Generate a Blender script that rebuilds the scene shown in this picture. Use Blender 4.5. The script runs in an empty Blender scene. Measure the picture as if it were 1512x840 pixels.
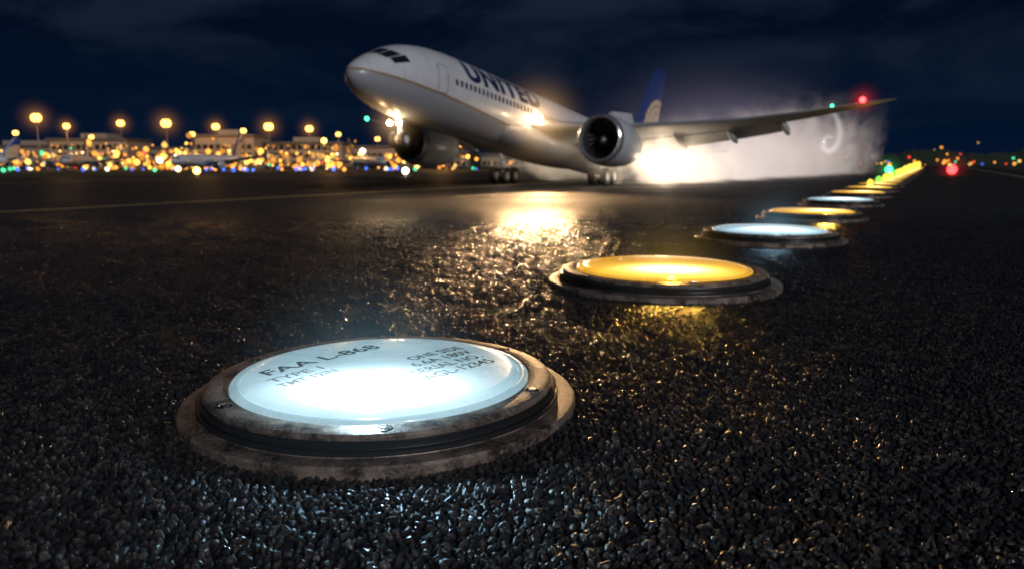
import bpy, bmesh, math, random
import numpy as np
from mathutils import Vector, Matrix
random.seed(7); rng=np.random.default_rng(11)
sc=bpy.context.scene
sc.view_settings.view_transform='Standard'; sc.view_settings.look='None'; sc.view_settings.exposure=0
COL=sc.collection

# ---------------------------------------------------------------- node helpers
class V:
    def __init__(s,nt,sock): s.nt=nt; s.s=sock
    def _m(s,op,*a):
        n=s.nt.nodes.new('ShaderNodeMath'); n.operation=op
        for i,x in enumerate(a):
            if isinstance(x,V): s.nt.links.new(x.s,n.inputs[i])
            else: n.inputs[i].default_value=x
        return V(s.nt,n.outputs[0])
    def __add__(s,o): return s._m('ADD',s,o)
    __radd__=__add__
    def __sub__(s,o): return s._m('SUBTRACT',s,o)
    def __rsub__(s,o): return s._m('SUBTRACT',o,s)
    def __mul__(s,o): return s._m('MULTIPLY',s,o)
    __rmul__=__mul__
    def __truediv__(s,o): return s._m('DIVIDE',s,o)
    def exp(s): return s._m('EXPONENT',s)
    def pow(s,o): return s._m('POWER',s,o)
    def sqrt(s): return s._m('SQRT',s)
    def max(s,o): return s._m('MAXIMUM',s,o)
    def min(s,o): return s._m('MINIMUM',s,o)
    def abs(s): return s._m('ABSOLUTE',s)
    def gt(s,o): return s._m('GREATER_THAN',s,o)
    def lt(s,o): return s._m('LESS_THAN',s,o)
    def frac(s): return s._m('FRACT',s)
    def clamp(s): return s.max(0.0).min(1.0)
def newmat(name):
    m=bpy.data.materials.new(name); m.use_nodes=True; nt=m.node_tree; nt.nodes.clear()
    out=nt.nodes.new('ShaderNodeOutputMaterial'); return m,nt,out
def coords(nt,kind='Object'):
    t=nt.nodes.new('ShaderNodeTexCoord'); sp=nt.nodes.new('ShaderNodeSeparateXYZ')
    nt.links.new(t.outputs[kind],sp.inputs[0])
    return t.outputs[kind],V(nt,sp.outputs[0]),V(nt,sp.outputs[1]),V(nt,sp.outputs[2])
def noise(nt,vec,scale,detail=3,rough=.5,dist=0):
    n=nt.nodes.new('ShaderNodeTexNoise'); n.inputs['Scale'].default_value=scale; n.inputs['Detail'].default_value=detail
    n.inputs['Roughness'].default_value=rough; n.inputs['Distortion'].default_value=dist
    if vec is not None: nt.links.new(vec,n.inputs['Vector'])
    return V(nt,n.outputs[0])
def mixc(nt,f,a,b):
    n=nt.nodes.new('ShaderNodeMix'); n.data_type='RGBA'
    for sock,x in ((n.inputs[0],f),(n.inputs[6],a),(n.inputs[7],b)):
        if isinstance(x,V): nt.links.new(x.s,sock)
        elif hasattr(x,'is_linked'): nt.links.new(x,sock)
        elif isinstance(x,(tuple,list)): sock.default_value=(*x[:3],1)
        else: sock.default_value=x
    return n.outputs[2]
def setin(nt,n,name,x):
    s=n.inputs[name]
    if isinstance(x,V): nt.links.new(x.s,s)
    elif hasattr(x,'is_linked'): nt.links.new(x,s)
    elif isinstance(x,(tuple,list)): s.default_value=(*x[:3],1)
    else: s.default_value=x
def pb(nt,out,**k):
    n=nt.nodes.new('ShaderNodeBsdfPrincipled')
    for a,b in k.items(): setin(nt,n,a.replace('_',' '),b)
    nt.links.new(n.outputs[0],out.inputs['Surface']); return n
def bump(nt,p,h,strength=.3,dist=.01):
    b=nt.nodes.new('ShaderNodeBump'); b.inputs['Strength'].default_value=strength; b.inputs['Distance'].default_value=dist
    nt.links.new(h.s,b.inputs['Height']); nt.links.new(b.outputs[0],p.inputs['Normal'])
def simple(name,col,rough=.5,metal=0,var=.15,nscale=6,**k):
    m,nt,out=newmat(name); vec,x,y,z=coords(nt)
    n=noise(nt,vec,nscale,4)
    a=tuple(c*(1-var) for c in col); b=tuple(min(1,c*(1+var)) for c in col)
    p=pb(nt,out,Base_Color=mixc(nt,n,a,b),Roughness=n*.25+(rough-.12),Metallic=metal,**k)
    return m
def emis(name,col,strength):
    m,nt,out=newmat(name)
    e=nt.nodes.new('ShaderNodeEmission'); e.inputs[0].default_value=(*col,1); e.inputs[1].default_value=strength
    nt.links.new(e.outputs[0],out.inputs['Surface']); return m
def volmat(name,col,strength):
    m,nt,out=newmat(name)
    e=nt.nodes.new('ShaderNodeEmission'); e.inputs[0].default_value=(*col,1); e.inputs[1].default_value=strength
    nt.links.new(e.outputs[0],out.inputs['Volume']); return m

# ---------------------------------------------------------------- mesh helpers
def obj(name,me,parent=None,mat=None,loc=(0,0,0),rot=(0,0,0),scale=1):
    o=bpy.data.objects.new(name,me); COL.objects.link(o)
    if parent: o.parent=parent
    o.location=loc; o.rotation_euler=rot
    o.scale=(scale,)*3 if not isinstance(scale,(tuple,list)) else scale
    if mat and me is not None and hasattr(me,'materials') and len(me.materials)==0: me.materials.append(mat)
    return o
def empty(name,loc=(0,0,0),rot=(0,0,0),scale=1,parent=None):
    o=bpy.data.objects.new(name,None); COL.objects.link(o); o.location=loc; o.rotation_euler=rot; o.scale=(scale,)*3
    o.empty_display_size=.2
    if parent: o.parent=parent
    return o
def mesh(name,vs,fs,smooth=True,angle=35):
    me=bpy.data.meshes.new(name); me.from_pydata([tuple(v) for v in vs],[],fs); me.validate()
    if smooth:
        me.shade_smooth(); me.set_sharp_from_angle(angle=math.radians(angle))
    return me
def gridmesh(name,P,closeu=False,closev=True,flip=False,caps=False,angle=35):
    nu,nv=len(P),len(P[0]); vs=[p for r in P for p in r]; fs=[]
    for i in range(nu if closeu else nu-1):
        for j in range(nv if closev else nv-1):
            a=i*nv+j; b=i*nv+(j+1)%nv; c=((i+1)%nu)*nv+(j+1)%nv; d=((i+1)%nu)*nv+j
            fs.append((a,d,c,b) if flip else (a,b,c,d))
    if caps:
        fs.append(tuple(range(nv))[::-1]); fs.append(tuple((nu-1)*nv+j for j in range(nv)))
    return mesh(name,vs,fs,angle=angle)
def lathe(name,prof,seg=64,axis='z',angle=30):
    P=[]
    for r,z in prof:
        row=[]
        for j in range(seg):
            t=2*math.pi*j/seg
            row.append((r*math.cos(t),r*math.sin(t),z) if axis=='z' else (z,r*math.cos(t),r*math.sin(t)))
        P.append(row)
    return gridmesh(name,P,angle=angle)
def box(name,x0,x1,y0,y1,z0,z1,bev=0):
    bm=bmesh.new(); bmesh.ops.create_cube(bm,size=1)
    for v in bm.verts: v.co=Vector(((x0+x1)/2+v.co.x*(x1-x0),(y0+y1)/2+v.co.y*(y1-y0),(z0+z1)/2+v.co.z*(z1-z0)))
    if bev: bmesh.ops.bevel(bm,geom=bm.edges[:],offset=bev,segments=2,affect='EDGES')
    me=bpy.data.meshes.new(name); bm.to_mesh(me); bm.free(); return me
def tube(name,pts,r,seg=12,cap=True):
    pts=[Vector(p) for p in pts]; P=[]; n=len(pts); up=Vector((.13,.21,.97))
    for i,p in enumerate(pts):
        d=(pts[min(i+1,n-1)]-pts[max(i-1,0)]).normalized()
        a=d.cross(up)
        if a.length<.15: a=d.cross(Vector((1,0,0)))
        a.normalize(); b=d.cross(a); rr=r[i] if isinstance(r,(list,tuple)) else r
        P.append([p+a*rr*math.cos(2*math.pi*j/seg)+b*rr*math.sin(2*math.pi*j/seg) for j in range(seg)])
    return gridmesh(name,P,caps=cap)
def join(name,meshes):
    bm=bmesh.new()
    for m in meshes: bm.from_mesh(m)
    me=bpy.data.meshes.new(name); bm.to_mesh(me); bm.free()
    me.shade_smooth(); me.set_sharp_from_angle(angle=math.radians(35)); return me
def xf(me,M): me.transform(M); return me
T=Matrix.Translation
def textmesh(s,width,height=None,bold=.0,spacing=1):
    cu=bpy.data.curves.new('t','FONT'); cu.body=s; cu.size=1; cu.offset=bold; cu.space_character=spacing; cu.resolution_u=4
    o=bpy.data.objects.new('t',cu); COL.objects.link(o)
    dg=bpy.context.evaluated_depsgraph_get(); dg.update()
    me=bpy.data.meshes.new_from_object(o.evaluated_get(dg)); bpy.data.objects.remove(o)
    co=np.array([v.co[:] for v in me.vertices]); mn=co.min(0); mx=co.max(0)
    sx=width/(mx[0]-mn[0]); sy=(height/(mx[1]-mn[1])) if height else sx
    for v in me.vertices: v.co=((v.co.x-mn[0])*sx,(v.co.y-mn[1])*sy,0)
    return me
ball_me=lathe('ball',[(.002+math.sin(math.pi*t/14),-math.cos(math.pi*t/14)) for t in range(15)],24,angle=90)
def ball(name,parent,loc,r,mat):
    me=ball_me.copy(); me.materials.clear(); me.materials.append(mat); return obj(name,me,parent,loc=loc,scale=r)
def bloom(name,parent,loc,R,col,k,unit=1.0,pw=3.4,rate=.6):
    """lens bloom round a lamp as a self-glowing volume, fading out at radius R"""
    m,nt,out=newmat(name); vec,x,y,z=coords(nt); r1=(x*x+y*y+z*z).sqrt()
    d=((1.0-r1).max(0.0)).pow(pw)/(r1+.06)*(k*.25/(R*unit))
    e=nt.nodes.new('ShaderNodeEmission'); e.inputs[0].default_value=(*col,1); nt.links.new(d.s,e.inputs[1])  # lamp bloom put into the volume as plain emission; nothing lights it
    nt.links.new(e.outputs[0],out.inputs['Volume']); m.cycles.volume_step_rate=rate
    return ball(name,parent,loc,R,m)

# ---------------------------------------------------------------- camera
cd=bpy.data.cameras.new('camera'); cam=bpy.data.objects.new('camera',cd); COL.objects.link(cam)
cd.sensor_width=36; cd.lens=26.2; cam.location=(0,0,1.0); cam.rotation_euler=(math.radians(90-9.29),0,0)
cd.clip_start=.05; cd.clip_end=6000
cd.dof.use_dof=True; cd.dof.focus_distance=2.90; cd.dof.aperture_fstop=2.1
sc.camera=cam

# ---------------------------------------------------------------- world
w=bpy.data.worlds.new('World'); sc.world=w; w.use_nodes=True; nt=w.node_tree; nt.nodes.clear()
out=nt.nodes.new('ShaderNodeOutputWorld'); bg=nt.nodes.new('ShaderNodeBackground')
vec,x,y,z=coords(nt,'Generated')
mp=nt.nodes.new('ShaderNodeMapping'); mp.inputs['Scale'].default_value=(1,1,2.8); mp.inputs['Rotation'].default_value=(0,0.15,0); nt.links.new(vec,mp.inputs[0])
cl=((noise(nt,mp.outputs[0],4.0,7,.58,.6)-.44)*5.0).clamp()
el=(z.max(0.0)*3.6).clamp()
base=mixc(nt,el,(.0012,.0068,.023),(.0006,.0017,.0060))
cloud=mixc(nt,el,(.0065,.0145,.032),(.0115,.0175,.0310))
skyc=mixc(nt,cl*(.25+.75*el),base,cloud)
ns=nt.nodes.new('ShaderNodeTexSky'); ns.sky_type='NISHITA'; ns.sun_disc=False
ns.sun_elevation=math.radians(-4); ns.sun_rotation=math.radians(160)
add=nt.nodes.new('ShaderNodeMix'); add.data_type='RGBA'; add.blend_type='ADD'; add.inputs[0].default_value=.005
nt.links.new(skyc,add.inputs[6]); nt.links.new(ns.outputs[0],add.inputs[7])
nt.links.new(add.outputs[2],bg.inputs[0]); bg.inputs[1].default_value=1.0
nt.links.new(bg.outputs[0],out.inputs[0])

def sun(name,d,strength,col,ang):
    l=bpy.data.lights.new(name,'SUN'); l.energy=strength; l.color=col; l.angle=math.radians(ang)
    o=bpy.data.objects.new(name,l); COL.objects.link(o)
    o.rotation_euler=Vector(d).to_track_quat('-Z','Y').to_euler(); return o
sun('moon_light',(-.55,1,-.50),1.15,(.90,.92,1.0),3)
def point(name,loc,e,col,r=0.0,parent=None):
    l=bpy.data.lights.new(name,'POINT'); l.energy=e; l.color=col; l.shadow_soft_size=r
    o=bpy.data.objects.new(name,l); COL.objects.link(o); o.location=loc
    if parent: o.parent=parent
    return o

# ---------------------------------------------------------------- ground + runway
RD=Vector((.489,.872,0)); RN=Vector((.872,-.489,0))
m,nt,out=newmat('grass'); vec,x,y,z=coords(nt); n=noise(nt,vec,.8,6)
p=pb(nt,out,Base_Color=mixc(nt,n,(.012,.018,.008),(.035,.042,.02)),Roughness=.9)
bump(nt,p,noise(nt,vec,6,4),.6,.1)
obj('ground',mesh('ground',[(-2500,-600,-.06),(2500,-600,-.06),(2500,4500,-.06),(-2500,4500,-.06)],[(0,1,2,3)],False),mat=m)

def asphalt(name,near):
    m,nt,out=newmat(name)
    vec,x,y,z=coords(nt)
    big=noise(nt,vec,.35,5,.6)
    if near:
        fine=noise(nt,vec,260,3,.6); med=noise(nt,vec,1.6,4,.6)
        at=nt.nodes.new('ShaderNodeAttribute'); at.attribute_name='stone'; r=V(nt,at.outputs['Fac'])
        at2=nt.nodes.new('ShaderNodeAttribute'); at2.attribute_name='gap'; g=V(nt,at2.outputs['Fac'])
        at3=nt.nodes.new('ShaderNodeAttribute'); at3.attribute_name='worn_flat'; f=V(nt,at3.outputs['Fac'])
        c1=mixc(nt,(r*r),(.014,.014,.016),(.120,.110,.100))
        c1=mixc(nt,fine*.35,c1,(.042,.040,.039))
        c2=mixc(nt,g.pow(.8),(.002,.002,.0025),c1)
        c2=mixc(nt,f,c2,mixc(nt,r,(.010,.011,.013),(.05,.049,.048)))
        rough=(.075+.18*r+fine*.12+(med-.5)*.28).max(.06)
        rough=rough*(1.0-f)+f*(.52+.15*r+(big-.5)*.3)
        p=pb(nt,out,Base_Color=c2,Roughness=rough,Specular_IOR_Level=(.08+1.0*g)*(1.0-f)+f*.36)
        bump(nt,p,fine+f*(g*12.0),.8,.0016)
    else:
        vo=nt.nodes.new('ShaderNodeTexVoronoi'); vo.inputs['Scale'].default_value=30; nt.links.new(vec,vo.inputs['Vector'])
        sp=nt.nodes.new('ShaderNodeSeparateColor'); nt.links.new(vo.outputs['Color'],sp.inputs[0]); r=V(nt,sp.outputs[0])
        d=V(nt,vo.outputs['Distance'])
        c1=mixc(nt,r,(.010,.011,.013),(.05,.049,.048))
        mpn=nt.nodes.new('ShaderNodeMapping'); mpn.inputs['Rotation'].default_value=(0,0,math.radians(-60.7)); mpn.inputs['Scale'].default_value=(.06,.9,1); nt.links.new(vec,mpn.inputs[0])
        streak=noise(nt,mpn.outputs[0],1.0,5,.6)
        p=pb(nt,out,Base_Color=c1,Roughness=.52+.15*r+(big-.5)*.3+(streak-.5)*.45,Specular_IOR_Level=.36)
        bump(nt,p,(1.0-d)+r*.6,1.0,.03)
    return m
far=asphalt('asphalt',False)
def strip(name,q0,q1,s0,s1,z,mat):
    v=[RN*q0+RD*s0,RN*q1+RD*s0,RN*q1+RD*s1,RN*q0+RD*s1]
    return obj(name,mesh(name,[(a.x,a.y,z) for a in v],[(0,1,2,3)],False),mat=mat)
strip('runway',-54,9,-60,900,-.022,far)
m,nt,out=newmat('worn_paint'); vec,x,y,z=coords(nt)
n=((noise(nt,vec,3,6,.7)-.34)*4).clamp()
pb(nt,out,Base_Color=mixc(nt,n,(.05,.042,.03),(.66,.48,.20)),Roughness=.6)
q=-10.65*.872-15.5*.489
strip('runway_edge_marking',q-.19,q+.19,-20,500,-.0175,m)
strip('runway_edge_marking',-40.5,-40,-20,500,-.0175,m)
strip('runway_edge_marking',5.2,5.5,12,500,-.0175,m)

NR,NC=1060,1520
Y0,Y1=1.0,21.0
Yr=Y0*np.power(Y1/Y0,np.linspace(0,1,NR)); Xr=np.linspace(-.97,.97,NC)
YY=np.repeat(Yr[:,None],NC,1).astype(np.float64); XX=YY*Xr[None,:]
px=XX.ravel(); py=YY.ravel()
c=.0305
wx=px+.004*np.sin(py*131+np.sin(px*57)*2)+.002*np.sin(py*311+px*97); wy=py+.004*np.sin(px*117+np.sin(py*71)*2)+.002*np.sin(px*287-py*83)
gx=wx/c; gy=wy/c; ix=np.floor(gx).astype(np.int64); iy=np.floor(gy).astype(np.int64)
TB=rng.random((2048,2048,5),dtype=np.float32)
F1=np.full(px.shape,9.,np.float32); F2=F1.copy(); R=np.zeros_like(F1); TX=R.copy(); TY=R.copy()
for dx in (-1,0,1):
    for dy in (-1,0,1):
        t=TB[(ix+dx)&2047,(iy+dy)&2047]
        ox=(ix+dx+.1+.8*t[:,0]-gx).astype(np.float32); oy=(iy+dy+.1+.8*t[:,1]-gy).astype(np.float32)
        an=t[:,2]*3.1416; ca,sa=np.cos(an),np.sin(an)
        u=ox*ca+oy*sa; v=-ox*sa+oy*ca
        d=np.sqrt(u*u*.58+v*v*1.6)*(0.68+.65*t[:,3])
        closer=d<F1
        F2=np.where(closer,F1,np.minimum(F2,d)); F1=np.where(closer,d,F1)
        R=np.where(closer,t[:,3]*.5+t[:,4]*.5,R)
        TX=np.where(closer,(t[:,2]-.5)*ox,TX); TY=np.where(closer,(t[:,4]-.5)*oy,TY)
edge=np.clip((F2-F1)*2.5,0,1)
prof=np.power(edge,.6)
dome=1-np.clip(F1,0,1)**2
low=.005*np.sin(px*3.1+1.3*np.sin(py*2.2))+.005*np.sin(py*4.7+px*1.9)+.003*np.sin(px*9-py*7)+.003*np.sin(px*17+py*13+np.sin(px*5))
fade=np.clip((20.0-py)/9.0,0,1)
h=(-.018+prof*(.0125+.007*dome)+(R-.5)*.013*prof+(TX+TY)*.028*prof)
zz=(h+low*.7)*fade-.004-(1-fade)*.010
me=bpy.data.meshes.new('asphalt_aggregate')
nv=NR*NC; co=np.stack([px,py,zz],1).astype(np.float32)
i,j=np.meshgrid(np.arange(NR-1),np.arange(NC-1),indexing='ij'); a=(i*NC+j).ravel()
q4=np.stack([a,a+1,a+NC+1,a+NC],1).astype(np.int32)
cx_=(px[q4[:,0]]); cy_=(py[q4[:,0]]); qq=cx_*.872-cy_*.489
q4=q4[~((np.abs(qq-q)<.25)&(cy_>12))]
me.vertices.add(nv); me.vertices.foreach_set('co',co.ravel())
me.loops.add(q4.size); me.loops.foreach_set('vertex_index',q4.ravel())
me.polygons.add(len(q4)); me.polygons.foreach_set('loop_start',np.arange(0,q4.size,4,dtype=np.int32))
me.polygons.foreach_set('use_smooth',np.ones(len(q4),dtype=bool))
me.update(calc_edges=True)
wf=np.clip((py-10.5)/9.0,0,1); wf=wf*wf*(3-2*wf)
for nm,arr in (('stone',R),('gap',edge),('worn_flat',wf)):
    A=me.attributes.new(nm,'FLOAT','POINT'); A.data.foreach_set('value',arr.astype(np.float32))
obj('asphalt_aggregate',me,mat=asphalt('asphalt_stones',True))

# ---------------------------------------------------------------- runway lights
m,nt,out=newmat('cast_bronze'); vec,x,y,z=coords(nt)
n1=noise(nt,vec,7,7,.7); n2=noise(nt,vec,60,3,.6)
c1=mixc(nt,((n1-.38)*4.5).clamp(),(.060,.042,.033),(.38,.29,.23))
c2=mixc(nt,((n2-.55)*5).clamp(),c1,(.46,.40,.35))
p=pb(nt,out,Base_Color=c2,Metallic=.4,Roughness=.32+.28*n1); bump(nt,p,n1*.7+n2,.5,.005)
bronze=m
rubber=simple('gasket',(.022,.022,.023),.35)
steel=simple('bolt_steel',(.35,.33,.31),.3,1,.3,30)
housing_me=lathe('housing',[(.2,-.04),(.850,-.04),(.850,.020),(.842,.029),(.780,.033),(.772,.030),(.771,.034)],128)
housing_me.materials.append(bronze)
stack_me=lathe('gasket_stack',[(.77,.02),(.772,.048),(.766,.052),(.752,.052),(.750,.060),(.764,.061),(.766,.074),(.760,.077),(.744,.078),(.742,.086)],128)
stack_me.materials.append(rubber)
ring_me=lathe('retaining_ring',[(.70,.07),(.747,.083),(.748,.094),(.740,.104),(.728,.108),(.655,.108),(.646,.104),(.644,.085)],128)
ring_me.materials.append(bronze)
def domez(r): return .1165+.030*math.sqrt(max(0,1-(r/.66)**2))
prof=[(.643,.09),(.643,.108),(.636,.117),(.622,.121),(.610,.119),(.604,.1165)]+[(r,domez(r)) for r in (.59,.55,.5,.42,.33,.24,.15,.07,.002)]
def lensmat(name,edge,mid,hot,k,bc):
    m,nt,out=newmat(name); vec,x,y,z=coords(nt)
    r=(x*x+y*y).sqrt()
    yy=y+.30; xx=x-.02
    g=(-1.0*(xx*xx*13+yy*yy*30)).exp()
    g2=(-1.0*(xx*xx*4+yy*yy*7)).exp()
    n=noise(nt,vec,4,6,.65,1.2); n3=noise(nt,vec,40,3,.6)
    rimmask=((r-.602)*60).clamp()
    col=mixc(nt,g2,edge,mid); col=mixc(nt,g,col,hot)
    st=(.24+.56*n+.10*n3+.50*g2+4.5*g)*(1-.25*rimmask)*k
    p=pb(nt,out,Base_Color=bc,Roughness=.14+n*.25,Emission_Color=col,Emission_Strength=st,Specular_IOR_Level=.5,Coat_Weight=.4)
    bump(nt,p,n3,.08,.003)
    return m
lw=lensmat('frosted_lens_white',(.42,.69,.80),(.62,.88,1.0),(.9,.98,1),1.0,(.04,.05,.06))
la=lensmat('frosted_lens_amber',(1.0,.46,.02),(1.0,.60,.06),(1,.86,.40),1.25,(.09,.05,.01))
lens_w=lathe('lens_white',prof,96,angle=60); lens_w.materials.append(lw)
lens_a=lathe('lens_amber',prof,96,angle=60); lens_a.materials.append(la)
bl=[]
for k in range(6):
    t=math.radians(-80+60*k)
    cx,cy=.696*math.cos(t),.696*math.sin(t)
    bl.append(xf(lathe('b',[(.030,.100),(.030,.1105),(.024,.1120),(.023,.109),(.016,.1088),(.0158,.1140),(.0005,.1145)],20),T((cx,cy,0))))
bolts_me=join('bolts',bl); bolts_me.materials.append(steel)

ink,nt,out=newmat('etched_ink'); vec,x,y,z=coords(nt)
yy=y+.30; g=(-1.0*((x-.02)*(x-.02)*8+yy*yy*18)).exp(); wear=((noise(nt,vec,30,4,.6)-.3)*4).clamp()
p=pb(nt,out,Base_Color=(.004,.006,.010),Roughness=.6,Emission_Color=(.62,.86,.96),Emission_Strength=g*1.5+.004+.04*(1-wear),Specular_IOR_Level=.03)  # glare wash-out painted as glow near the hot spot, plus slight wear
letters=[]
ang=math.radians(50)
def put(s,u,v,wd,hh):
    t=textmesh(s,wd,hh,bold=.022)
    for vv in t.vertices:
        a,b=vv.co.x+u,vv.co.y+v
        X=a*math.cos(ang)-b*math.sin(ang); Y=a*math.sin(ang)+b*math.cos(ang)
        vv.co=(X,Y,domez(math.hypot(X,Y))+.0022)
    letters.append(t)
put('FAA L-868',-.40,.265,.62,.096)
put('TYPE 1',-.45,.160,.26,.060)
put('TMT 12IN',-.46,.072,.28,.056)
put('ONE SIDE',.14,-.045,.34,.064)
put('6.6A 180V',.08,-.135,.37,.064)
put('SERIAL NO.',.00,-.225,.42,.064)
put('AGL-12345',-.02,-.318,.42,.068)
blobm=emis('far_lens_glow',(1,.62,.06),2.2); blobg=emis('far_lens_glow_green',(.25,1,.08),1.8)
def runway_light(x,y,s,white,energy=1.0,text=False,rot=0,glow_blob=0,green=False,bloom_k=0):
    e=empty('runway_light',(x,y,0),(0,0,rot),s)
    obj('housing',housing_me,e); obj('gasket_stack',stack_me,e); obj('retaining_ring',ring_me,e); obj('bolts',bolts_me,e)
    obj('lens',lens_w if white else lens_a,e)
    if text:
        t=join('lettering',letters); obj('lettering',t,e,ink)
    if energy:
        point('lamp',(0.02,-.46,.26),energy,(.50,.80,1) if white else (1,.55,.1),0,e)
    if glow_blob:
        b=ball('glow_blob',e,(0,0,.12+glow_blob),glow_blob,blobg if green else blobm); b.scale=(glow_blob*.8,glow_blob*.8,glow_blob*1.25)  # glowing ball added above far lenses to stand for their glow
    if bloom_k: bloom('lamp_bloom',e,(.02,-.40,.11),.66,(.42,.78,1.0) if white else (1,.62,.12),bloom_k,s,2.0,1.2)
    return e
e1=runway_light(-.553,3.10,.968,True,15.0,True,bloom_k=.46)
pos=[(1.27,6.22,1.13),(3.40,9.83,1.13),(5.45,13.6,1.13)]
px_,py_=5.45,13.6
for k in range(26):
    px_+=2.42; py_+=4.36; pos.append((px_,py_,1.13 if k<10 else 1.25))
for k,(a,b,s) in enumerate(pos):
    runway_light(a,b,s,k in (1,3),(14 if k%2==0 else 1.2) if k<4 else 0,rot=random.uniform(-.3,.3),glow_blob=0 if k<5 else (.055+.0105*k),green=k in (6,9,12,16,20),bloom_k=.34 if k<2 else 0)

stemm=simple('painted_stem',(.3,.2,.03),.5)
def edge_light(x,y,col,st,r=.14,z=.3,halo=0):
    e=empty('runway_edge_light',(x,y,0))
    obj('stem',lathe('stem',[(.16,-.03),(.16,.02),(.05,.04),(.05,z-r*.8),(.09,z-r*.7),(.09,z-r*.5)],16),e,stemm)
    obj('globe',lathe('globe',[(.001+r*math.sin(math.pi*t/10),z-r*math.cos(math.pi*t/10)) for t in range(11)],20),e,emis('globe_glow',col,st))
    if halo: bloom('globe_bloom',e,(0,0,z),halo,col,.7)
edge_light(35.6,61,(1,.03,.03),9,.36,.42,2.2)
edge_light(23.5,47,(.05,1,.25),6,.22,.55,1.4)
edge_light(-8.2,58,(1,.95,.7),8,.25,.35)
edge_light(-23,55,(1,.6,.15),7,.25,.4)
edge_light(-31,70,(1,.7,.3),5,.25,.4)
edge_light(45.5,78,(1,.03,.03),4,.25,.4)

# ---------------------------------------------------------------- airliner
SA=.45
m,nt,out=newmat('fuselage_paint'); vec,x,y,z=coords(nt)
curve=3.55+((x-14).max(0.0)*.055)
below=(curve-z).gt(0.0); stripe=((z-curve-.05).abs()).lt(.09)
dirt=noise(nt,vec,.9,6,.6); seam=((x/2.4).frac()-.5).abs().lt(.006)
c=mixc(nt,below,(.72,.72,.74),(.36,.36,.38)); c=mixc(nt,stripe,c,(.30,.20,.08))
c=mixc(nt,seam*.5,c,(.25,.25,.27)); c=mixc(nt,((dirt-.42)*2).clamp()*.5,c,(.40,.39,.39))
pb(nt,out,Base_Color=c,Roughness=.30+.15*dirt,Coat_Weight=.25)
fusp=m
wingp=simple('wing_paint',(.38,.39,.41),.45,.1,.2,1.2)
nacp=simple('nacelle_paint',(.60,.61,.63),.3,.0,.12,1.2)
lipm=simple('polished_lip',(.7,.7,.72),.25,.8,.1)
darkm=simple('inlet_dark',(.05,.05,.055),.45,.2)
bladem=simple('fan_blades',(.20,.20,.21),.35,.5)
glassm=simple('cockpit_glass',(.015,.018,.022),.12,0,.1)
bluem=simple('livery_blue',(.010,.022,.085),.35)
tyrem=simple('tyre_rubber',(.035,.035,.035),.6)
gearm=simple('gear_metal',(.70,.70,.72),.4,.05)
hubm=simple('wheel_hub',(.7,.7,.7),.4,.1)

NX=31.0; ZC=5.0
ST=np.array([
(0,-.74,-.76,.01),(.06,-.52,-1.0,.24),(.2,-.32,-1.2,.45),(.5,.02,-1.5,.78),(1.0,.42,-1.83,1.13),(1.8,.93,-2.16,1.53),(2.8,1.50,-2.45,1.92),(4,2.05,-2.66,2.27),
(5.5,2.48,-2.82,2.56),(7.5,2.80,-2.92,2.78),(10,2.95,-2.97,2.88),(14,2.97,-2.97,2.88),(26,2.97,-2.97,2.88),(38,2.97,-2.97,2.88),(44,2.96,-2.75,2.86),(49,2.9,-2.0,2.6),(54,2.75,-.9,2.0),(58,2.5,.15,1.3),(61,2.2,.95,.7),(63,1.85,1.35,.25)])
def herm(xq,xs,ys):
    m=np.zeros(len(xs)); dl=np.diff(ys)/np.diff(xs)
    for i in range(1,len(xs)-1):
        m[i]=0 if dl[i-1]*dl[i]<=0 else 2*dl[i-1]*dl[i]/(dl[i-1]+dl[i])
    m[0]=dl[0]; m[-1]=dl[-1]
    i=min(max(np.searchsorted(xs,xq)-1,0),len(xs)-2); h=xs[i+1]-xs[i]; t=(xq-xs[i])/h
    return (2*t**3-3*t*t+1)*ys[i]+(t**3-2*t*t+t)*h*m[i]+(-2*t**3+3*t*t)*ys[i+1]+(t**3-t*t)*h*m[i+1]
def fus(d,phi,off=0.0):
    tp,bt,wd=[herm(d,ST[:,0],ST[:,k]) for k in (1,2,3)]
    zc=(tp+bt)/2; hh=(tp-bt)/2+off; wd=wd+off
    return Vector((NX-d,wd*math.sin(phi),ZC+zc+hh*math.cos(phi)))
ds=[0.0,.03,.06,.12,.2,.33,.5,.75,1,1.4,1.8,2.3,2.8,3.4,4,4.7,5.5,6.5,7.5,9,10.5,12]+list(np.arange(14,44,2.))+list(np.arange(44,63.1,1.))
fus_me=gridmesh('fuselage',[[fus(d,2*math.pi*j/64) for j in range(64)] for d in ds],caps=True,angle=60)
fus_me.materials.append(fusp)
def patch(d0,d1,p0,p1,off=.02,n=4,taper=0):
    P=[[fus(d0+(d1-d0)*i/n+ taper*(j/n-.5),math.radians(p0+(p1-p0)*j/n),off) for j in range(n+1)] for i in range(n+1)]
    return gridmesh('patch',P,closev=False)
wins=[]
for side in (1,-1):
    for k in range(78):
        d=8.6+k*.62
        if any(abs(d-q_)<.8 for q_ in (21.5,33.5)): continue
        if d>52: break
        wins.append(patch(d,d+.30,side*78.5,side*87.5,.015,2))
wins_me=join('windows',wins); wins_me.materials.append(glassm)
ck=[]
for s in (1,-1):
    ck.append(patch(1.95,2.95,s*3,s*26,.02,6,.25)); ck.append(patch(2.15,3.3,s*28,s*47,.02,6,.35)); ck.append(patch(2.6,3.9,s*49,s*64,.02,6,.2))
ck_me=join('cockpit_windows',ck); ck_me.materials.append(glassm)
dr=[]
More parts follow.
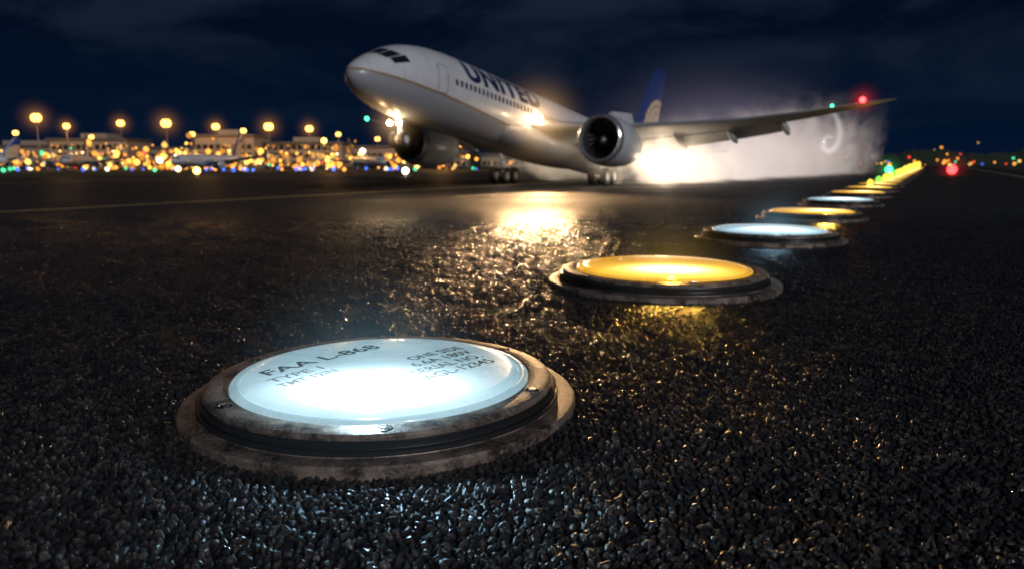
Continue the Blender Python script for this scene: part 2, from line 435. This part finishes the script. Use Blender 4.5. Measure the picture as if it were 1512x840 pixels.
for s in (1,-1):
    for d0 in (6.6,20.9,33,49):
        for (a,b,p,q_) in ((d0,d0+.06,62,104),(d0+1.05,d0+1.11,62,104),(d0,d0+1.11,61.2,62.2),(d0,d0+1.11,103.6,104.6)):
            dr.append(patch(a,b,s*p,s*q_,.012,6))
dr_me=join('door_frames',dr); dr_me.materials.append(simple('door_seal',(.12,.12,.14),.5))
def bend_text(s,d0,width,pbase,height):
    t=textmesh(s,width,height,bold=.045,spacing=1.12)
    bm=bmesh.new(); bm.from_mesh(t)
    for k in range(1,12):
        bmesh.ops.bisect_plane(bm,geom=bm.verts[:]+bm.edges[:]+bm.faces[:],plane_co=(0,height*k/12,0),plane_no=(0,1,0))
    for v in bm.verts:
        v.co=fus(d0+v.co.x,math.radians(pbase)-v.co.y/2.92,.02)
    bm.to_mesh(t); bm.free(); t.materials.append(bluem); return t
title_me=bend_text('UNITED',10.3,12.4,73,1.95)

AF=[(1,0),(.85,.028),(.65,.055),(.42,.072),(.22,.066),(.08,.042),(.02,.02),(0,0),(.02,-.016),(.08,-.03),(.22,-.045),(.42,-.048),(.65,-.035),(.85,-.015)]
def loft(name,secs,side=1,vertical=False):
    P=[]
    for (y,xle,ch,z,th) in secs:
        P.append([((xle-f*ch),side*y,z+t*ch*th) if not vertical else (xle-f*ch,t*ch*th,y) for f,t in AF])
    return gridmesh(name,P,caps=True,flip=(side<0),angle=50)
WS=[(0,12.5,14,4.1,1.1),(2.6,10.8,12.6,4.15,1.1),(6,8.2,9.6,4.45,1.05),(10,5.2,7.4,4.9,1.0),(14.4,2.2,5.9,5.55,.95),(18.8,-.9,4.7,6.35,.9),(23.2,-4.0,3.6,7.4,.85),(26.8,-6.6,2.6,8.4,.8),(28.9,-8.4,1.6,9.05,.8),(30.6,-10.4,.5,9.6,.8)]
WSB=[(y*(1+.12*(y/30)),a,b,c_,d) for y,a,b,c_,d in WS]
def flap(side):
    P=[]
    for y in np.linspace(3.2,21.5,12):
        xle=np.interp(y,[s[0] for s in WS],[s[1] for s in WS]); ch=np.interp(y,[s[0] for s in WS],[s[2] for s in WS]); z=np.interp(y,[s[0] for s in WS],[s[3] for s in WS])
        x0=xle-ch*.95; l=ch*.17+.35
        P.append([(x0+.15,side*y,z-.02),(x0-l*.5,side*y,z-.18*l),(x0-l,side*y,z-.62*l),(x0-l,side*y,z-.66*l),(x0-l*.5,side*y,z-.34*l),(x0+.1,side*y,z-.18)])
    return gridmesh('flap',P,caps=True)
def pod(x,y,z,l,r,drop=.0):
    P=[]
    for i in range(11):
        t=i/10; rr=r*math.sin(math.pi*min(.985,max(.015,t)))**.7
        P.append([(x-l*t,y+rr*.7*math.cos(a),z-drop*t*l+rr*math.sin(a)) for a in [2*math.pi*j/12 for j in range(12)]])
    return gridmesh('pod',P,caps=True)
wl=[]; fl=[]
for s in (1,-1):
    wl.append(loft('w',WS if s>0 else WSB,s)); fl.append(flap(s))
    for y in (6,12.5,17,21.5):
        xle=np.interp(y,[q_[0] for q_ in WS],[q_[1] for q_ in WS]); ch=np.interp(y,[q_[0] for q_ in WS],[q_[2] for q_ in WS]); z=np.interp(y,[q_[0] for q_ in WS],[q_[3] for q_ in WS])
        fl.append(pod(xle-ch*.55,s*y,z-.42,ch*.45+2.0,.42,.13))
wing_me=join('wings',wl); wing_me.materials.append(wingp)
flap_me=join('flaps',fl); flap_me.materials.append(simple('flap_paint',(.55,.55,.56),.4))
P=[]
for i in range(15):
    t=i/14; x=14-20*t; e=math.sin(math.pi*min(.99,max(.01,t)))**.5
    P.append([(x,(2.2+1.25*e)*math.cos(a),ZC-1.5+(1.1+.75*e)*math.sin(a)) for a in [2*math.pi*j/28 for j in range(28)]])
belly_me=gridmesh('belly_fairing',P,caps=True); belly_me.materials.append(wingp)
stab=[loft('s',[(0,-22.5,6.2,6.3,1),(5,-25.6,4.1,6.9,1),(10.2,-29.0,2.1,7.6,1)],s) for s in (1,-1)]
stab_me=join('tailplane',stab); stab_me.materials.append(wingp)
fin_me=loft('tail_fin',[(7.2,-18.5,12,0,.8),(8.6,-20.8,9.6,0,.8),(12,-23.4,7.8,0,.8),(16,-26.5,5.8,0,.8),(18.4,-28.4,4.5,0,.8),(19.0,-29.6,3.2,0,.6)],1,True)
m,nt,out=newmat('fin_livery'); vec,x,y,z=coords(nt)
gx_=x+30.5; gz=z-8.0; r=(gx_*gx_+gz*gz).sqrt()
inside=r.lt(6.6)
l1=((r*.95).frac()-.5).abs().lt(.13); l2=(((gx_/(gz.abs()+3.0))*5).frac()-.5).abs().lt(.13)
gl=(l1+l2).min(1.0)
c=mixc(nt,inside,(.008,.034,.16),(.65,.55,.42)); c=mixc(nt,inside*gl,c,(.50,.27,.06))
pb(nt,out,Base_Color=c,Roughness=.35); fin_me.materials.append(m)

nac_me=lathe('nacelle',[(1.78,0.02),(1.90,.06),(1.98,-.08),(2.08,-.5),(2.16,-1.2),(2.18,-2.2),(2.08,-3.6),(1.88,-5.0),(1.62,-6.1),(1.56,-6.1),(1.56,-5.2)],64,'x'); nac_me.materials.append(nacp)
lip_me=lathe('lip',[(2.085,-.45),(2.03,-.2),(1.955,.02),(1.86,.10),(1.77,.06),(1.70,-.1),(1.66,-.4)],64,'x'); lip_me.materials.append(lipm)
duct_me=lathe('duct',[(1.67,-.38),(1.66,-.9),(1.70,-1.5),(1.70,-1.75),(.05,-1.8)],64,'x'); duct_me.materials.append(darkm)
core_me=lathe('core',[(1.50,-5.3),(1.15,-5.9),(.95,-7.0),(.80,-7.6),(.5,-7.6),(.35,-8.0),(.02,-8.7)],40,'x'); core_me.materials.append(simple('hot_section',(.2,.17,.15),.4,.8))
fan=[lathe('sp',[(.48,-1.45),(.44,-1.15),(.3,-.85),(.14,-.68),(.01,-.62)],24,'x')]
for k in range(20):
    t0=2*math.pi*k/20; vs=[]
    for i in range(5):
        r=.42+(1.64-.42)*i/4; tw=.10+.10*i/4; t=t0+.06*i
        for sgn in (-1,1):
            tt=t+sgn*tw*.9; vs.append((-1.45+sgn*.16,r*math.cos(tt),r*math.sin(tt)))
    fan.append(mesh('bl',vs,[(2*i,2*i+1,2*i+3,2*i+2) for i in range(4)]))
fan_me=join('fan',fan); fan_me.materials.append(bladem)
pyl_me=mesh('pylon',[(-1.2,-.2,1.7),(-1.2,.2,1.7),(-6.5,.25,3.0),(-6.5,-.25,3.0),(-2.6,-.2,2.6),(-2.6,.2,2.6),(-8.2,.1,1.6),(-8.2,-.1,1.6),(-5,-.25,.9),(-5,.25,.9)],
  [(0,1,5,4),(4,5,2,3),(3,2,6,7),(0,4,3,8),(1,9,2,5),(8,3,7),(9,6,2),(0,8,9,1),(8,7,6,9)],False); pyl_me.materials.append(nacp)

wheel_me=join('wheel',[lathe('w',[(.40,-.27),(.62,-.30),(.76,-.25),(.80,-.14),(.80,.14),(.76,.25),(.62,.30),(.40,.27)],32)]); wheel_me.transform(Matrix.Rotation(math.pi/2,4,'X')); wheel_me.materials.append(tyrem)
hub_me=join('hub',[lathe('h',[(.02,-.16),(.2,-.2),(.36,-.16),(.42,-.26),(.42,.26),(.36,.16),(.2,.2),(.02,.16)],24)]); hub_me.transform(Matrix.Rotation(math.pi/2,4,'X')); hub_me.materials.append(hubm)
bogie_me=join('bogie',[tube('t',[(-.95,0,.80),(.95,0,.80)],.17),tube('t',[(.85,-.75,.80),(.85,.75,.80)],.11),tube('t',[(-.85,-.75,.80),(-.85,.75,.80)],.11),
   tube('t',[(0,0,.8),(0,0,2.2)],.24),tube('t',[(0,0,2.1),(0,0,4.9)],.36),tube('t',[(0.1,0,2.3),(1.9,0,4.6)],.14),tube('t',[(0,.1,2.4),(0,-1.9,4.5)],.13),
   tube('t',[(.2,0,1.2),(.6,0,1.7),(.25,0,2.3)],.08)]); bogie_me.materials.append(gearm)

navr=emis('nav_red',(1,.03,.03),14); navg=emis('nav_green',(.05,1,.35),8); landm=emis('landing_lamp',(1,.80,.45),40)
def airliner(name,loc,rotz,scale,pitch,main):
    root=empty(name,loc,(0,0,rotz),scale)
    af=empty('airframe',(0,0,0),(0,-math.radians(pitch),0),1,root)
    for nm,mm in (('fuselage',fus_me),('windows',wins_me),('cockpit_windows',ck_me),('door_frames',dr_me),('title',title_me),('wings',wing_me),('flaps',flap_me),('belly_fairing',belly_me),('tailplane',stab_me),('tail_fin',fin_me)):
        if nm=='title' and not main: continue
        obj(nm,mm,af)
    for s in (1,-1):
        en=empty('engine',(11.3,s*9.9,2.75),(0,math.radians(2),0),1,af)
        for nm,mm in (('nacelle',nac_me),('lip',lip_me),('duct',duct_me),('fan',fan_me),('core',core_me),('pylon',pyl_me)): obj(nm,mm,en)
        g=empty('main_gear',(0,s*5.7,0),(0,0,0),1.06 if main else 1,root)
        obj('bogie',bogie_me,g)
        for a in (.88,-.88):
            for b in (.62,-.62):
                obj('wheel',wheel_me,g,loc=(a,b,.80)); obj('hub',hub_me,g,loc=(a,b,.80))
        obj('gear_door',box('gear_door',-.9,.9,.55,.62,2.3,4.3,.02),g,nacp,rot=(math.radians(6),0,0))
    ng=empty('nose_gear',(25.2,0,2.1),(0,0,0),1.1,af)
    obj('leg',join('leg',[tube('t',[(0,0,.6),(0,0,-1.3)],.16),tube('t',[(0,-.6,-1.3),(0,.6,-1.3)],.1),tube('t',[(.05,0,-.3),(1.3,0,.6)],.08)]),ng,gearm)
    for b in (.42,-.42): obj('wheel',wheel_me,ng,loc=(0,b,-1.3),scale=.68); obj('hub',hub_me,ng,loc=(0,b,-1.3),scale=.68)
    return root,af
pl,af=airliner('airliner',(1.85,35,.0),math.radians(-120),SA,7.4,True)
ball('nav_light_red',af,(-7.3,28.0,8.95),.26,navr); ball('nav_light_green',af,(-8.9,-33.2,9.25),.26,navg)
ball('nav_light_green_inner',af,(-5.8,25.6,8.2),.12,navg)
ball('landing_lamp',af,(9.9,3.35,4.75),.34,landm); bloom('landing_bloom',af,(9.9,3.35,4.75),6.0,(1,.58,.24),2.0,.45)
ball('taxi_lamp',af,(25.9,.42,1.75),.20,landm); ball('taxi_lamp',af,(25.9,-.42,1.75),.20,landm)
bloom('taxi_bloom',af,(26.0,0,1.7),3.0,(1,.58,.24),1.2,.45)
bloom('nav_bloom',af,(-7.3,28.0,8.95),2.4,(1,.05,.04),.9,.45)
point('landing_light',(11.4,5.0,4.0),60,(1,.62,.30),.1,af)
point('taxi_light',(26.8,0,.6),38,(1,.58,.26),.1,af)
point('exhaust_light',(-3,11,1.6),110,(1,.75,.5),.3,af)
point('gear_fill_light',(3.4,5.6,2.2),18,(1,.80,.6),.1,af); point('gear_fill_light',(3.4,-4.4,2.2),18,(1,.80,.6),.1,af)  # fill lights added to brighten the main gear, not aircraft fittings
l=bpy.data.lights.new('landing_beam','SPOT'); l.energy=5200; l.color=(1,.60,.28); l.spot_size=math.radians(66); l.spot_blend=.9; l.shadow_soft_size=.15
o=bpy.data.objects.new('landing_beam',l); COL.objects.link(o); o.location=(1.2,29.8,2.25)
o.rotation_euler=(Vector((.9,3,0))-Vector(o.location)).to_track_quat('-Z','Y').to_euler()

# ---------------------------------------------------------------- spray / wake
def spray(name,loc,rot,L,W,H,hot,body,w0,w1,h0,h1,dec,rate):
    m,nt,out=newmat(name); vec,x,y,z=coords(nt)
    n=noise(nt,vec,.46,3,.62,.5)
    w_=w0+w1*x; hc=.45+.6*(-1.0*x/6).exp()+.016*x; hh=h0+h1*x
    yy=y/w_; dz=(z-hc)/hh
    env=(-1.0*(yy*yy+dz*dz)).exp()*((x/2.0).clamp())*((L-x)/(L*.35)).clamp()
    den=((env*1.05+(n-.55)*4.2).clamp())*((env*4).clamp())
    em=den*(hot*(-1.0*x/3.2).exp()+body*(-1.0*x/dec).exp())  # exhaust and lamp light on the spray painted in as its own emission
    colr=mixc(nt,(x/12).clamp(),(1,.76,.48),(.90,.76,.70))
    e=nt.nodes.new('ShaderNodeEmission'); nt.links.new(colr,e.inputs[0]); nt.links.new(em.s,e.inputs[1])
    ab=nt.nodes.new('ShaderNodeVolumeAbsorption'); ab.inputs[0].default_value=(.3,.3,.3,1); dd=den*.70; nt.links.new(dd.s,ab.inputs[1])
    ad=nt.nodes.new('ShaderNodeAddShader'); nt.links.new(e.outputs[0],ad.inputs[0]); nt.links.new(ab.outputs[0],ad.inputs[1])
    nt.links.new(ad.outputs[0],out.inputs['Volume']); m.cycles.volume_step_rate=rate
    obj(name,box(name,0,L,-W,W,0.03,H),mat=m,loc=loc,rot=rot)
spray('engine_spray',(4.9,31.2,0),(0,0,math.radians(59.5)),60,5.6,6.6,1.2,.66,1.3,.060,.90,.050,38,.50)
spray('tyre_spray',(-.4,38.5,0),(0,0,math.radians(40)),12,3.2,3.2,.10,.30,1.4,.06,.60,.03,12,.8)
m,nt,out=newmat('tail_glow'); vec,x,y,z=coords(nt); r1=(x*x+y*y+z*z).sqrt()
d=((1.0-r1).max(0.0)).pow(2.4)*.020  # halo of light behind the tail, put in as faint emission
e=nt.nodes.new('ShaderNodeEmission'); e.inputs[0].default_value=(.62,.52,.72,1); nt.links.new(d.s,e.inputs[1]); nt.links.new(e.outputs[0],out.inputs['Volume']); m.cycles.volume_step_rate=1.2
me=ball_me.copy(); me.materials.clear(); me.materials.append(m); obj('tail_glow',me,loc=(13.5,50,2.4),rot=(0,0,math.radians(60)),scale=(20,10,6.2))
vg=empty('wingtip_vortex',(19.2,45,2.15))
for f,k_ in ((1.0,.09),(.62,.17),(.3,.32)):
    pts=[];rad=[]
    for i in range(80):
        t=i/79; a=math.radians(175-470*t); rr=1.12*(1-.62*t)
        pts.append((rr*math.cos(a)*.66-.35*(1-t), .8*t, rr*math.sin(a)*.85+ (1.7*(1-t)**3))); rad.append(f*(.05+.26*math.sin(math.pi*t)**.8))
    obj('vapour_tube',tube('vapour_tube',pts,rad,14),vg,volmat('vortex_vapour',(.80,.72,.72),k_*2.0))  # vapour glows by itself, in place of light falling on it

# ---------------------------------------------------------------- airport backdrop
wall=simple('terminal_wall',(.30,.25,.20),.7); roofm=simple('terminal_roof',(.10,.10,.11),.6)
winlit,nt,out=newmat('lit_windows'); vec,x,y,z=coords(nt)
vo=nt.nodes.new('ShaderNodeTexVoronoi'); vo.inputs['Scale'].default_value=.9; nt.links.new(vec,vo.inputs['Vector'])
sp=nt.nodes.new('ShaderNodeSeparateColor'); nt.links.new(vo.outputs['Color'],sp.inputs[0]); r=V(nt,sp.outputs[0])
pb(nt,out,Base_Color=(.02,.02,.02),Roughness=.2,Emission_Color=mixc(nt,V(nt,sp.outputs[1]),(1,.34,.05),(1,.58,.18)),Emission_Strength=r.gt(.5)*(.25+1.3*V(nt,sp.outputs[2])))
def terminal(x,y,wd,dp,ht):
    e=empty('terminal_building',(x,y,0))
    obj('walls',box('walls',-wd/2,wd/2,0,dp,-.05,ht),e,wall)
    obj('roof',box('roof',-wd/2-.3,wd/2+.3,-.5,dp+.3,ht+.003,ht+.28),e,roofm)
    ws=[]; nf=max(1,int(ht/1.3)); nb=int(wd/1.0)
    for f in range(nf):
        for b in range(nb):
            x0=-wd/2+.2+b*(wd-.3)/nb
            ws.append(box('w',x0,x0+.7,-.06,-.003,.45+f*1.25,1.2+f*1.25))
    obj('windows',join('windows',ws),e,winlit)
    obj('canopy',box('canopy',-wd/2,wd/2,-1.6,-.07,.25,.36),e,roofm)
    if ht>3.5: obj('plant_room',box('plant_room',-wd*.2,wd*.15,dp*.3,dp*.8,ht+.283,ht+1.1),e,wall)
for x,y,wd,dp,ht in ((-84,128,22,12,3.6),(-66,118,12,8,4.4),(-55,124,13,9,3.2),(-44,116,9,8,4.9),(-33,120,12,9,3.9),(-22,124,10,9,3.4),(-12,128,9,9,2.6),(-103,125,14,12,4.5),(-1,135,9,8,2.2)):
    terminal(x,y,wd,dp,ht)
for k,(x,y,rz,s) in enumerate(((-53,92,-70,.24),(-36,90,-100,.24),(-70,95,-140,.22),(-19,98,-60,.22))):
    airliner('parked_airliner',(x,y,0),math.radians(rz),s,0,False)
polem=simple('mast_pole',(.15,.15,.15),.5,.6)
flood=emis('floodlamp',(1,.47,.09),5.5)
for (u,v,big) in ((65,175,1.25),(33,197,.7),(108,187,.8),(187,183,.9),(253,183,1.2),(325,188,.9),(402,188,1.1),(461,191,.9),(503,199,.6),(365,194,.7),(290,199,.7),(143,203,.6),(560,206,.6),(678,214,.8),(-40,185,1),(-90,180,1)):
    X=(u-756)*.0985; Z=1+(240-v)*.0965
    e=empty('floodlight_mast',(X,109,0))
    obj('pole',tube('pole',[(0,0,-.05),(0,0,Z-.3)],[.10,.05],8),e,polem)
    obj('crossarm',box('crossarm',-.5,.5,-.05,.05,Z-.34,Z-.26),e,polem)
    b=[xf(ball_me.copy(),T((dx*big,0,Z))@Matrix.Diagonal((.40*big,.32*big,.46*big,1))) for dx in (-.20,.20)]
    obj('lamps',join('lamps',b),e,flood)
    if big>.75 and u>0: bloom('lamp_bloom',e,(0,0,Z),3.0*big,(1,.40,.08),.75,1.0,3.0,1.2)
for x,z in ((-88,6),(-64,6),(-44,7),(-26,6),(-10,5)): point('apron_floodlight',(x,108,z),1500,(1,.50,.16),.3)
bm=bmesh.new(); bmesh.ops.create_icosphere(bm,subdivisions=1,radius=1); bm.verts.ensure_lookup_table()
iv=np.array([v.co[:] for v in bm.verts]); ifc=[[v.index for v in f.verts] for f in bm.faces]; bm.free()
em_,nt,out=newmat('small_lamps'); at=nt.nodes.new('ShaderNodeAttribute'); at.attribute_name='lamp_col'
e=nt.nodes.new('ShaderNodeEmission'); nt.links.new(at.outputs['Color'],e.inputs[0]); e.inputs[1].default_value=1; nt.links.new(e.outputs[0],out.inputs['Surface'])
em_.cycles.emission_sampling='NONE'; flood.cycles.emission_sampling='NONE'; winlit.cycles.emission_sampling='NONE'
def lamps(name,items):
    vs=[];fs=[];cs=[]
    for (p,r,c) in items:
        b=len(vs); vs+= [tuple(np.array(p)+r*q_) for q_ in iv]; fs+=[[b+i for i in f] for f in ifc]; cs+=[c]*len(iv)
    me=bpy.data.meshes.new(name); me.from_pydata(vs,[],fs); A=me.color_attributes.new('lamp_col','FLOAT_COLOR','POINT')
    A.data.foreach_set('color',np.array([(*c,1) for c in cs],dtype=np.float32).ravel()); obj(name,me,mat=em_)
it=[]
OR=(1,.36,.05); YE=(1,.58,.13); WH=(1,.85,.6); BL=(.08,.2,1); GR=(.1,1,.4); RE=(1,.06,.04)
def sc_(c,k): return tuple(a*k for a in c)
for k in range(400):
    u=random.triangular(-120,760,260); zz_=abs(random.gauss(0,1.7))+.25
    if u>560: zz_*=.5
    if zz_>5.2: continue
    d=random.uniform(100,114); c_=random.choices([OR,YE,WH,RE,GR],[64,28,4,2,2])[0]
    it.append((((u-756)/1100*d,d,zz_),random.choice([.12,.18,.28,.42]),sc_(c_,random.choice([.8,1.5,2.5,5]))))
for k in range(70):
    u=random.uniform(-100,720); d=random.uniform(72,98); it.append((((u-756)/1100*d,d,.25),random.uniform(.12,.26),sc_(random.choices([BL,OR,GR,WH],[60,20,8,12])[0],random.uniform(1.2,3))))
lamps('apron_lights',it)
it=[]
for k in range(60):
    u=random.uniform(1230,1700); d=random.uniform(150,210); it.append((((u-756)/1100*d,d,abs(random.gauss(0,1.5))+.4),random.uniform(.12,.38),sc_(random.choices([OR,RE,GR,BL,YE],[52,14,8,10,16])[0],random.uniform(.6,2.2))))
lamps('distant_city_lights',it)
vs=[];fs=[]; N=700
for k in range(N+1):
    X=-420+1000*k/N; hgt=3.2+1.4*math.sin(k*.05)+1.0*math.sin(k*.23+1)+random.uniform(-.4,.6)
    vs+=[(X,250+20*math.sin(k*.01),-.1),(X,250+20*math.sin(k*.01)+3,hgt),(X,262+20*math.sin(k*.01),-.1)]
for k in range(N):
    a=3*k; fs+=[(a,a+3,a+4,a+1),(a+1,a+4,a+5,a+2)]
obj('distant_treeline',mesh('distant_treeline',vs,fs,False),mat=simple('dark_foliage',(.02,.03,.015),.9))
